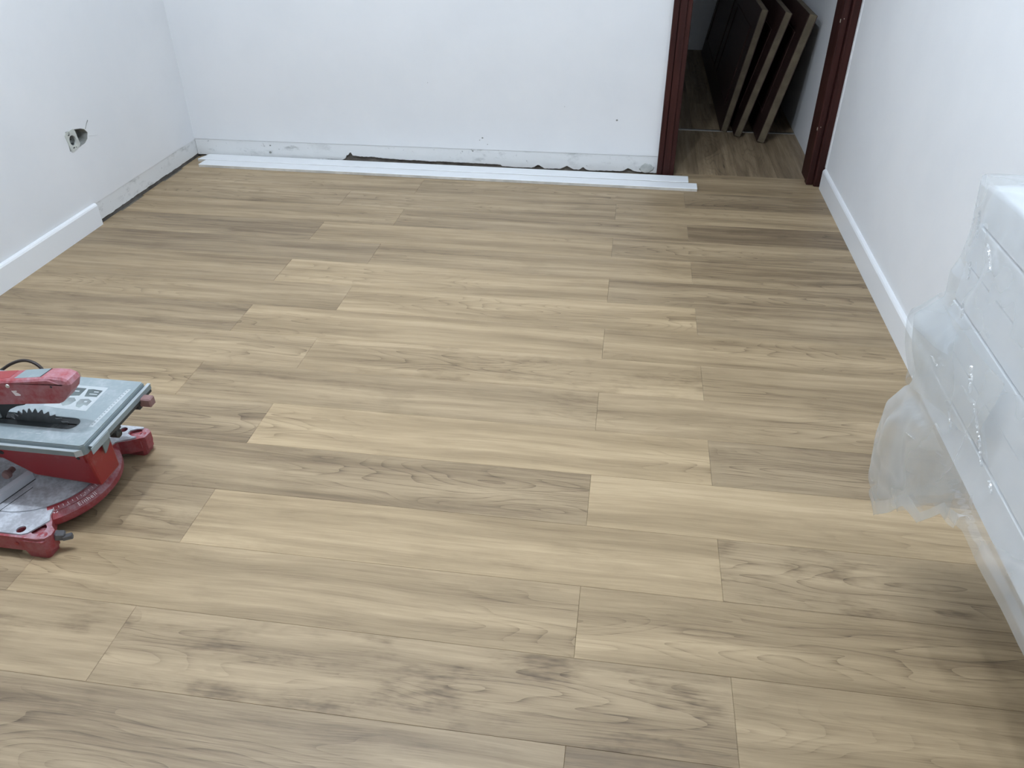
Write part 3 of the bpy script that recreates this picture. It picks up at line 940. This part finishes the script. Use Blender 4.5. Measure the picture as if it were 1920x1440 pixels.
obj('rail_end', prism([(-1.1395, TY0 - 0.0095), (-1.1265, TY0 - 0.0005), (-1.1395, TY0 - 0.0005)], [], XY, TZ - 0.027, TZ - 0.0112), M['alu_light'], rail_f)
rail_r = obj('side_rail', B(TX1 + 0.0028, TX1 + 0.0105, 1.212, 1.459, TZ - 0.0262, TZ - 0.0125, 0.0008), M['alu_dark'], table)
obj('rail_lip', B(TX1 + 0.0026, TX1 + 0.0108, 1.211, 1.4595, TZ - 0.0128, TZ - 0.0114), M['alu_light'], rail_r)
obj('rail_plate', B(TX1 + 0.0105, TX1 + 0.0125, 1.205, 1.272, TZ - 0.0300, TZ - 0.0130, 0.0006), M['alu'], rail_r)
obj('rail_strip', B(TX1 + 0.0, TX1 + 0.010, 1.275, 1.456, TZ - 0.0330, TZ - 0.0265), M['dark_plastic'], rail_r)
ins = obj('slot_insert', prism([(x, y) for x, y in slot], [[(-1.46, 1.2655), (-1.181, 1.2655), (-1.181, 1.2705), (-1.46, 1.2705)]], XY, TZ - 0.006, TZ - 0.0022), M['insert'], table)
obj('insert_well', B(-1.47, -1.172, 1.247, 1.288, TZ - 0.030, TZ - 0.026), M['rubber'], ins)
# sticker with pictograms, ruler label
def flat(pts, z, mat, name, parent, th=0.0004):
    return obj(name, prism(pts, [], XY, z, z + th), mat, parent)
stk = flat([(-1.300, 1.412), (-1.190, 1.412), (-1.188, 1.316), (-1.262, 1.318), (-1.300, 1.322)], TZ, M['sticker'], 'warning_sticker', table)
pics = [([(-1.234, 1.399), (-1.222, 1.401), (-1.196, 1.398), (-1.196, 1.372), (-1.226, 1.370)], 'print_dark'),
        ([(-1.275, 1.402), (-1.240, 1.402), (-1.240, 1.372), (-1.262, 1.368), (-1.276, 1.378)], 'print_dark'),
        ([(-1.229, 1.359), (-1.210, 1.362), (-1.197, 1.354), (-1.198, 1.336), (-1.208, 1.338), (-1.211, 1.326), (-1.223, 1.330), (-1.230, 1.345)], 'print_mid'),
        ([(-1.268, 1.360), (-1.246, 1.362), (-1.236, 1.352), (-1.240, 1.336), (-1.255, 1.328), (-1.268, 1.340)], 'print_mid'),
        ([(-1.298, 1.404), (-1.281, 1.404), (-1.281, 1.372), (-1.298, 1.372)], 'print_mid')]
for pts, mm in pics:
    flat(pts, TZ + 0.0004, M[mm], 'pictogram', stk, 0.0002)
for (x0, x1, y0, y1) in ((-1.214, -1.202, 1.389, 1.3925), (-1.220, -1.200, 1.3795, 1.3825), (-1.262, -1.250, 1.386, 1.390), (-1.214, -1.207, 1.348, 1.353)):
    flat([(x0, y0), (x1, y0), (x1, y1), (x0, y1)], TZ + 0.0006, M['sticker'], 'pictogram_mark', stk, 0.0002)
rul = flat([(-1.1475, 1.262), (-1.1375, 1.262), (-1.1325, 1.413), (-1.1415, 1.413)], TZ, M['sticker'], 'ruler_label', table)
for i in range(16):
    y = 1.269 + i * 0.0092
    x = -1.1440 + (y - 1.262) * 0.037
    flat([(x - 0.0017, y), (x + 0.0017, y), (x + 0.0017, y + 0.003), (x - 0.0017, y + 0.003)], TZ + 0.0004, M['print_mid'], 'ruler_mark', rul, 0.0002)
for i, (x, y, l_) in enumerate(((-1.285, 1.222, .014), (-1.268, 1.222, .009), (-1.250, 1.2225, .010), (-1.236, 1.227, .006))):
    flat([(x, y), (x + l_, y + 0.0005), (x + l_ + .001, y + 0.0030), (x - .001, y + 0.0022)], TZ, M['sticker'], 'chalk_smear', table, 0.0003)
# blade
def blade_pts(cx, cz, r, nt_):
    pts = []
    for i in range(nt_):
        a = -2 * math.pi * i / nt_
        s = -2 * math.pi / nt_
        for da, rr in ((0.0, r), (0.14, r * 0.995), (0.20, r - 0.0105), (0.42, r - 0.0100), (0.70, r - 0.0055)):
            pts.append((cx + rr * math.cos(a + s * da), cz + rr * math.sin(a + s * da)))
    return pts
bl = obj('blade', prism(blade_pts(-1.272, 0.178, 0.100, 40), [], XZ, 1.2668, 1.2692), M['blade'], SAW, label='dark toothed circular blade')
obj('riving_knife', prism([(-1.392, 0.242), (-1.358, 0.243), (-1.350, 0.256), (-1.335, 0.271), (-1.312, 0.283), (-1.290, 0.289), (-1.288, 0.310), (-1.392, 0.312)], [], XZ, 1.2655, 1.2705), M['dark_plastic'], SAW)
obj('guard_stem', B(-1.43, -1.362, 1.262, 1.275, 0.246, 0.312, 0.002), M['alu_light'], SAW)
# upper blade guard
gpr = [(-1.62, 0.272), (-1.332, 0.300), (-1.181, 0.3175), (-1.172, 0.322), (-1.150, 0.347), (-1.141, 0.368), (-1.145, 0.379), (-1.158, 0.3845), (-1.192, 0.3825), (-1.306, 0.3655), (-1.62, 0.322)]
def guard():
    b = bmesh.new()
    n = len(gpr)
    layers = [(1.2445, 0.010), (1.2475, 0.003), (1.252, 0.0), (1.285, 0.0), (1.2895, 0.003), (1.2925, 0.010)]
    cxm, czm = -1.38, 0.33
    rings = []
    for y, ins_ in layers:
        ring = []
        for i, (x, z) in enumerate(gpr):
            a, c = Vector(gpr[i - 1]), Vector(gpr[(i + 1) % n])
            t = (c - a).normalized()
            nrm = Vector((-t.y, t.x))
            k = ins_ * (1.6 if x > -1.16 else (0.55 if z > 0.33 else 0.12))
            ring.append(b.verts.new((x + nrm.x * k, y, z + nrm.y * k)))
        rings.append(ring)
    for p, q in zip(rings, rings[1:]):
        for i in range(n):
            b.faces.new((p[i], p[(i + 1) % n], q[(i + 1) % n], q[i]))
    b.faces.new(rings[0])
    b.faces.new(list(reversed(rings[-1])))
    return b
grd = obj('upper_guard', guard(), M['red_guard'], SAW, label='dusty red upper blade guard arm')
tp = lambda x: 0.3655 + (x + 1.306) * (0.3825 - 0.3655) / 0.114 if x > -1.306 else 0.3655 + (x + 1.306) * 0.138
def top_strip(x0, x1, y0, y1, skew, h0, h1):
    b = bmesh.new()
    vs = []
    for h in (h0, h1):
        for (x, y) in ((x0, y0), (x1, y0), (x1 + skew, y1), (x0 + skew, y1)):
            vs.append(b.verts.new((x, y, tp(x) + h)))
    for f in ((3, 2, 1, 0), (4, 5, 6, 7), (0, 1, 5, 4), (1, 2, 6, 5), (2, 3, 7, 6), (3, 0, 4, 7)):
        b.faces.new([vs[i] for i in f])
    return b
obj('guard_window', top_strip(-1.276, -1.212, 1.2535, 1.2865, 0.006, -0.003, 0.0005), M['alu_dark'], grd, label='grey strip on top of the guard')
obj('window_edge', top_strip(-1.2115, -1.2095, 1.2535, 1.2865, 0.006, -0.003, 0.0007), M['dark_plastic'], grd)
obj('guard_channel', top_strip(-1.60, -1.290, 1.2560, 1.2865, 0.0, -0.003, 0.0004), M['red'], grd)
gf = 1.2444
GF = lambda u, v, d: (u, gf - d, v)
lg = obj('guard_emblem', prism([(-1.293, 0.347), (-1.268, 0.350), (-1.261, 0.326), (-1.286, 0.323)], [[(-1.291, 0.345), (-1.2695, 0.348), (-1.263, 0.328), (-1.2845, 0.325)]], GF, -0.0005, 0.0003), M['print_pink'], grd)
obj('emblem_mark', prism([(-1.287, 0.3425), (-1.2745, 0.344), (-1.2735, 0.341), (-1.279, 0.3395), (-1.2725, 0.3375), (-1.2675, 0.3335), (-1.269, 0.3310), (-1.281, 0.3295)], [], GF, -0.0005, 0.0004), M['print_white'], lg)
obj('guard_screw', lathe([(0.0003, 0.0), (0.0052, 0.0), (0.0042, -0.0022), (0.0003, -0.003)], (-1.291, gf + 0.0005, 0.3545), 'Y', 12), M['steel'], grd)
obj('guard_rivet_hole', lathe([(0.0003, 0.001), (0.0028, 0.001), (0.0028, -0.0004), (0.0003, -0.0004)], (-1.1855, gf, 0.362), 'Y', 10), M['dark_plastic'], grd)
# brackets and clamp below the table edge
obj('table_bracket', prism([(1.292, 0.143), (1.297, 0.144), (1.320, 0.160), (1.322, 0.222), (1.292, 0.222)], [], YZ, -1.1585, -1.1560), M['alu_dark'], SAW)
clamp = obj('table_clamp', lathe([(0.0005, -0.014), (0.008, -0.014), (0.011, -0.008), (0.011, 0.010), (0.006, 0.014), (0.0005, 0.014)], (-1.150, 1.336, 0.170), 'X', 10), M['dark_plastic'], SAW)
obj('clamp_arm', B(-1.156, -1.140, 1.325, 1.352, 0.176, 0.222, 0.003), M['dark_plastic'], clamp)
fc = obj('fence_clamp', B(-1.118, -1.087, 1.405, 1.428, 0.200, 0.224, 0.003), M['block'], SAW)
obj('clamp_jaw', B(-1.140, -1.115, 1.400, 1.428, 0.193, 0.218, 0.003), M['dark_plastic'], fc)
# column, arm joint, motor and cable (mostly beyond the picture edge)
obj('column', prism([(-1.64, 0.0635), (-1.585, 0.0635), (-1.585, 0.20), (-1.59, 0.31), (-1.64, 0.31)], [], XZ, 1.235, 1.305, bevel=0.004), M['red'], SAW)
obj('motor', lathe([(0.001, 0.0), (0.048, 0.0), (0.052, 0.006), (0.052, 0.10), (0.046, 0.115), (0.020, 0.120), (0.001, 0.120)], (-1.655, 1.300, 0.27), 'Y', 24), M['red'], SAW, smooth=False)
obj('power_cable', tube([(-1.655, 1.419, 0.27), (-1.650, 1.46, 0.20), (-1.615, 1.515, 0.172), (-1.581, 1.52, 0.186), (-1.539, 1.522, 0.214), (-1.495, 1.522, 0.230), (-1.461, 1.520, 0.221), (-1.443, 1.516, 0.195), (-1.432, 1.508, 0.13), (-1.440, 1.512, 0.06), (-1.470, 1.525, 0.008), (-1.560, 1.56, 0.0055), (-1.75, 1.62, 0.0055), (-1.98, 1.52, 0.0055)], 0.0042, 10, smooth_iter=3), M['cable'], SAW, smooth=True)

# ------------------------------------------------------------------ wrapped stack of white panels
PX0, PX1, PY0, PY1, PZ0 = 0.574, 0.905, -0.72, 1.300, 0.480
PH = 0.0673
ORD = ['bottom', 'second from the bottom', 'third from the bottom', 'fourth from the bottom', 'fifth from the bottom', 'top']
for i in range(6):
    o = obj('white_panel', B(PX0 + 0.002 * (i % 2), PX1, PY0, PY1 - 0.004 * ((i * 3) % 4), PZ0 + i * PH + 0.0012, PZ0 + (i + 1) * PH - 0.0010, 0.0014, 1), M['panel'])
    tag(o, 'white panel inside the plastic wrap, %s of the stack' % ORD[i], 'panel', 'plastic-wrapped white panels')
for yc in (0.40, -0.45):
    t = empty('trestle', (0.74, yc, 0), 'pine trestle carrying the wrapped panels, ' + ('nearer the far end' if yc > 0 else 'nearer the camera side'), 'trestle', 'trestles under the panels')
    obj('beam', B(0.60, 0.90, yc - 0.03, yc + 0.03, 0.42, 0.480, 0.003), M['pine'], t)
    for sx in (0.63, 0.87):
        for sy in (-1, 1):
            b = B(-0.018, 0.018, -0.018, 0.018, 0, 0.44, 0.002)
            for v in b.verts:
                v.co = Vector((v.co.x + sx, v.co.y + yc + sy * (0.13 * (1 - v.co.z / 0.44) + 0.01), v.co.z))
            obj('leg', b, M['pine'], t)

# plastic: a loose bag pulled over the stack
SIL = [(0.18, -0.012), (0.198, -0.012), (0.226, 0.002), (0.29, 0.020), (0.355, 0.034), (0.438, 0.039), (0.496, 0.013), (0.531, 0.013), (0.576, 0.031), (0.63, 0.044), (0.641, 0.034), (0.68, 0.006), (0.726, 0.010), (0.756, 0.001), (0.804, -0.003), (0.849, 0.001), (0.894, 0.004), (1.0, 0.0)]
def sil(z):
    for (a, b), (c, d) in zip(SIL, SIL[1:]):
        if a <= z <= c:
            return b + (d - b) * (z - a) / (c - a)
    return 0.0
FX, FY = 0.5655, 1.312           # outer planes of the film: front and far end
RC = 0.022
def path(s):
    """s < 0 along the far end towards the wall, s > 0 along the front towards the camera"""
    h = RC * math.pi / 4
    if s < -h:
        return Vector((FX + RC + (-s - h), FY, 0)), Vector((0, 1, 0))
    if s > h:
        return Vector((FX, FY - RC - (s - h), 0)), Vector((-1, 0, 0))
    a = math.radians(90 + 90 * (s + h) / (2 * h))
    n = Vector((math.cos(a), math.sin(a), 0))
    return Vector((FX + RC, FY - RC, 0)) + n * RC, n
def hem(s):
    if s < 0:
        return 0.205 + 0.03 * min(1, -s / 0.2) + 0.010 * noise.noise(Vector((s * 8, 2, 0)))
    pts = [(0, 0.205), (0.04, 0.196), (0.10, 0.262), (0.16, 0.335), (0.22, 0.352), (0.28, 0.43), (0.35, 0.458), (3, 0.462)]
    for (a, b), (c, d) in zip(pts, pts[1:]):
        if a <= s <= c:
            return b + (d - b) * (s - a) / (c - a) + 0.003 * noise.noise(Vector((s * 12, 5, 0)))
    return 0.46
def ridge(x, y, z):
    return 1.0 - min(1.0, abs(noise.noise(Vector((x, y, z)))) * 2.6)
def film_pt(s, z):
    p, n = path(s)
    dec = math.exp(-max(0, s) / 0.13) if s > 0 else math.exp(s / 0.16)
    off = sil(z) * dec
    slack = 0.14 + 0.86 * dec
    if z < PZ0:
        slack = max(slack, 0.75)
        off += 0.004
    # long creases that fan out of the corner, and small crumples
    w_ = 0.010 * ridge(s * 3.0 + z * 1.6, z * 1.2 - s * 0.6, 1.7) + 0.004 * ridge(s * 5.0 + z * 2.4, z * 1.5 - s * 1.2, 5.1) + 0.0010 * ridge(s * 9 + z * 3, z * 5, 8.8)
    w_ += 0.0010 * noise.noise(Vector((s * 14, z * 10, 2.2)))
    off += (w_ - 0.003) * slack
    for (s0, lean, amp, wid, za, zb) in FOLDS:
        c = s0 + lean * (z - 0.68)
        d_ = (s - c) / wid
        if abs(d_) < 3 and za < z < zb:
            off += amp * math.exp(-d_ * d_) * min(1.0, (z - za) / 0.05, (zb - z) / 0.05)
    q = p + n * off
    q.x = min(q.x, XR - 0.004)
    return Vector((q.x, q.y, z))
FOLDS = [(0.08, 0.15, 0.009, 0.011, 0.22, 0.47), (0.02, -0.10, 0.010, 0.012, 0.22, 0.50), (-0.10, 0.1, 0.012, 0.016, 0.2, 0.48), (-0.19, 0.0, 0.010, 0.014, 0.2, 0.48)]
ZT = PZ0 + 6 * PH + 0.007
def film():
    b = bmesh.new()
    ss = []
    s = -0.325
    while s < 2.02:
        ss.append(s)
        s += 0.007 if s < 0.75 else 0.02
    nz = 84
    grid = []
    for s in ss:
        h = hem(s)
        col = []
        for j in range(nz + 1):
            t = j / nz
            z = h + (ZT - h) * t
            col.append(b.verts.new(film_pt(s, z)))
        grid.append(col)
    for a, c in zip(grid, grid[1:]):
        for j in range(nz):
            b.faces.new((a[j], c[j], c[j + 1], a[j + 1]))
    # lid: from the front edge back to the wall, and over the far end
    nl = 26
    lid = []
    for s, col in zip(ss, grid):
        top = col[-1].co
        if s <= 0:
            continue
        rowv = [col[-1]]
        for k in range(1, nl + 1):
            x = top.x + (XR - 0.004 - top.x) * k / nl
            y = top.y
            f = min(1.0, (FY - y) / 0.03)
            zz = ZT + 0.006 * noise.noise(Vector((x * 9, y * 7, 3))) + 0.008 * ridge(x * 6 + y * 3, y * 5, 9.3) * min(1, k / 4) * 0.7
            rowv.append(b.verts.new((x, y, zz)))
        lid.append(rowv)
    for a, c in zip(lid, lid[1:]):
        for k in range(nl):
            b.faces.new((a[k], c[k], c[k + 1], a[k + 1]))
    return b
SHEET = empty('plastic_wrap', (0.74, 0.3, 0.2), 'crumpled clear plastic bag pulled over the white panels by the right wall', 'plastic')
obj('film', film(), M['film'], SHEET, smooth=True)
# the gathered hem and a second loose layer inside the hanging mouth of the bag
def layer(s0, s1, ds, zlo, zhi, nz, push, seed, nudge=0.010):
    b = bmesh.new()
    grid = []
    n = int((s1 - s0) / ds)
    for i in range(n + 1):
        s = s0 + (s1 - s0) * i / n
        p, nn = path(s)
        lo, hi = zlo(s), zhi(s)
        col = []
        for j in range(nz + 1):
            z = lo + (hi - lo) * j / nz
            q = film_pt(s, z)
            k = push + nudge * 0.8 * noise.noise(Vector((s * 9, z * 6, seed))) + nudge * 0.9 * (ridge(s * 7 + z * 4, z * 3, seed) - 0.5)
            q = q + nn * k
            q.x = min(q.x, XR - 0.004)
            col.append(b.verts.new(q))
        grid.append(col)
    for a, c in zip(grid, grid[1:]):
        for j in range(nz):
            b.faces.new((a[j], c[j], c[j + 1], a[j + 1]))
    return b
obj('hem_fold', layer(-0.32, 0.34, 0.006, lambda s: hem(s) - 0.002, lambda s: hem(s) + 0.026 + 0.010 * noise.noise(Vector((s * 6, 1, 4))), 7, 0.006, 3.3, 0.0025), M['film'], SHEET, smooth=True)
obj('inner_layer', layer(-0.30, 0.22, 0.007, lambda s: hem(s) + 0.012, lambda s: PZ0 - 0.004, 34, -0.034, 7.7, 0.014), M['film_loose'], SHEET, smooth=True)
obj('outer_fold', layer(-0.05, 0.30, 0.007, lambda s: 0.50 + 0.3 * s, lambda s: 0.68 + 0.05 * s, 22, 0.013, 4.4, 0.005), M['film_loose'], SHEET, smooth=True)

# sharp crinkles that catch the bulbs
def crease(y0, z0, y1, z1, width, seed):
    b = bmesh.new()
    A, Z = Vector((y0, z0)), Vector((y1, z1))
    n = max(8, int((Z - A).length / 0.0012))
    d = (Z - A).normalized()
    across = Vector((-d.y, d.x))
    rows_ = []
    for i in range(n + 1):
        t = i / n
        p = A + (Z - A) * t
        wv = width * (0.35 + 0.65 * math.sin(math.pi * t)) * (0.7 + 0.5 * noise.noise(Vector((t * n * 0.08, seed, 0))))
        row_ = []
        for k in range(6):
            u = (k / 5 - 0.5) * wv
            q = p + across * u
            sv = FY - RC + RC * math.pi / 4 - q.x
            base_p = film_pt(sv, q.y)
            nn = path(sv)[1]
            bump = 0.0030 + 0.0024 * noise.noise(Vector((i * 0.33, k * 0.7, seed))) * (1 if 0 < k < 5 else 0) + 0.0030 * (1 - (2 * k / 5 - 1) ** 2)
            row_.append(b.verts.new(base_p + nn * bump))
        rows_.append(row_)
    for p, q in zip(rows_, rows_[1:]):
        for k in range(5):
            b.faces.new((p[k], p[k + 1], q[k + 1], q[k]))
    return b
for i, c in enumerate([(1.115, 0.657, 1.082, 0.628, 0.014), (1.067, 0.627, 0.985, 0.563, 0.007), (1.262, 0.850, 1.246, 0.812, 0.005), (1.206, 0.820, 1.170, 0.792, 0.006), (1.212, 0.716, 1.200, 0.692, 0.005),
                       (1.225, 0.606, 1.200, 0.600, 0.005), (0.955, 0.562, 0.936, 0.552, 0.006), (1.214, 0.449, 1.185, 0.456, 0.006), (1.130, 0.560, 1.105, 0.540, 0.004), (1.240, 0.775, 1.225, 0.750, 0.004)]):
    obj('crease', crease(*c, 3.1 * i + 1.7), M['film_crease'], SHEET, smooth=False)
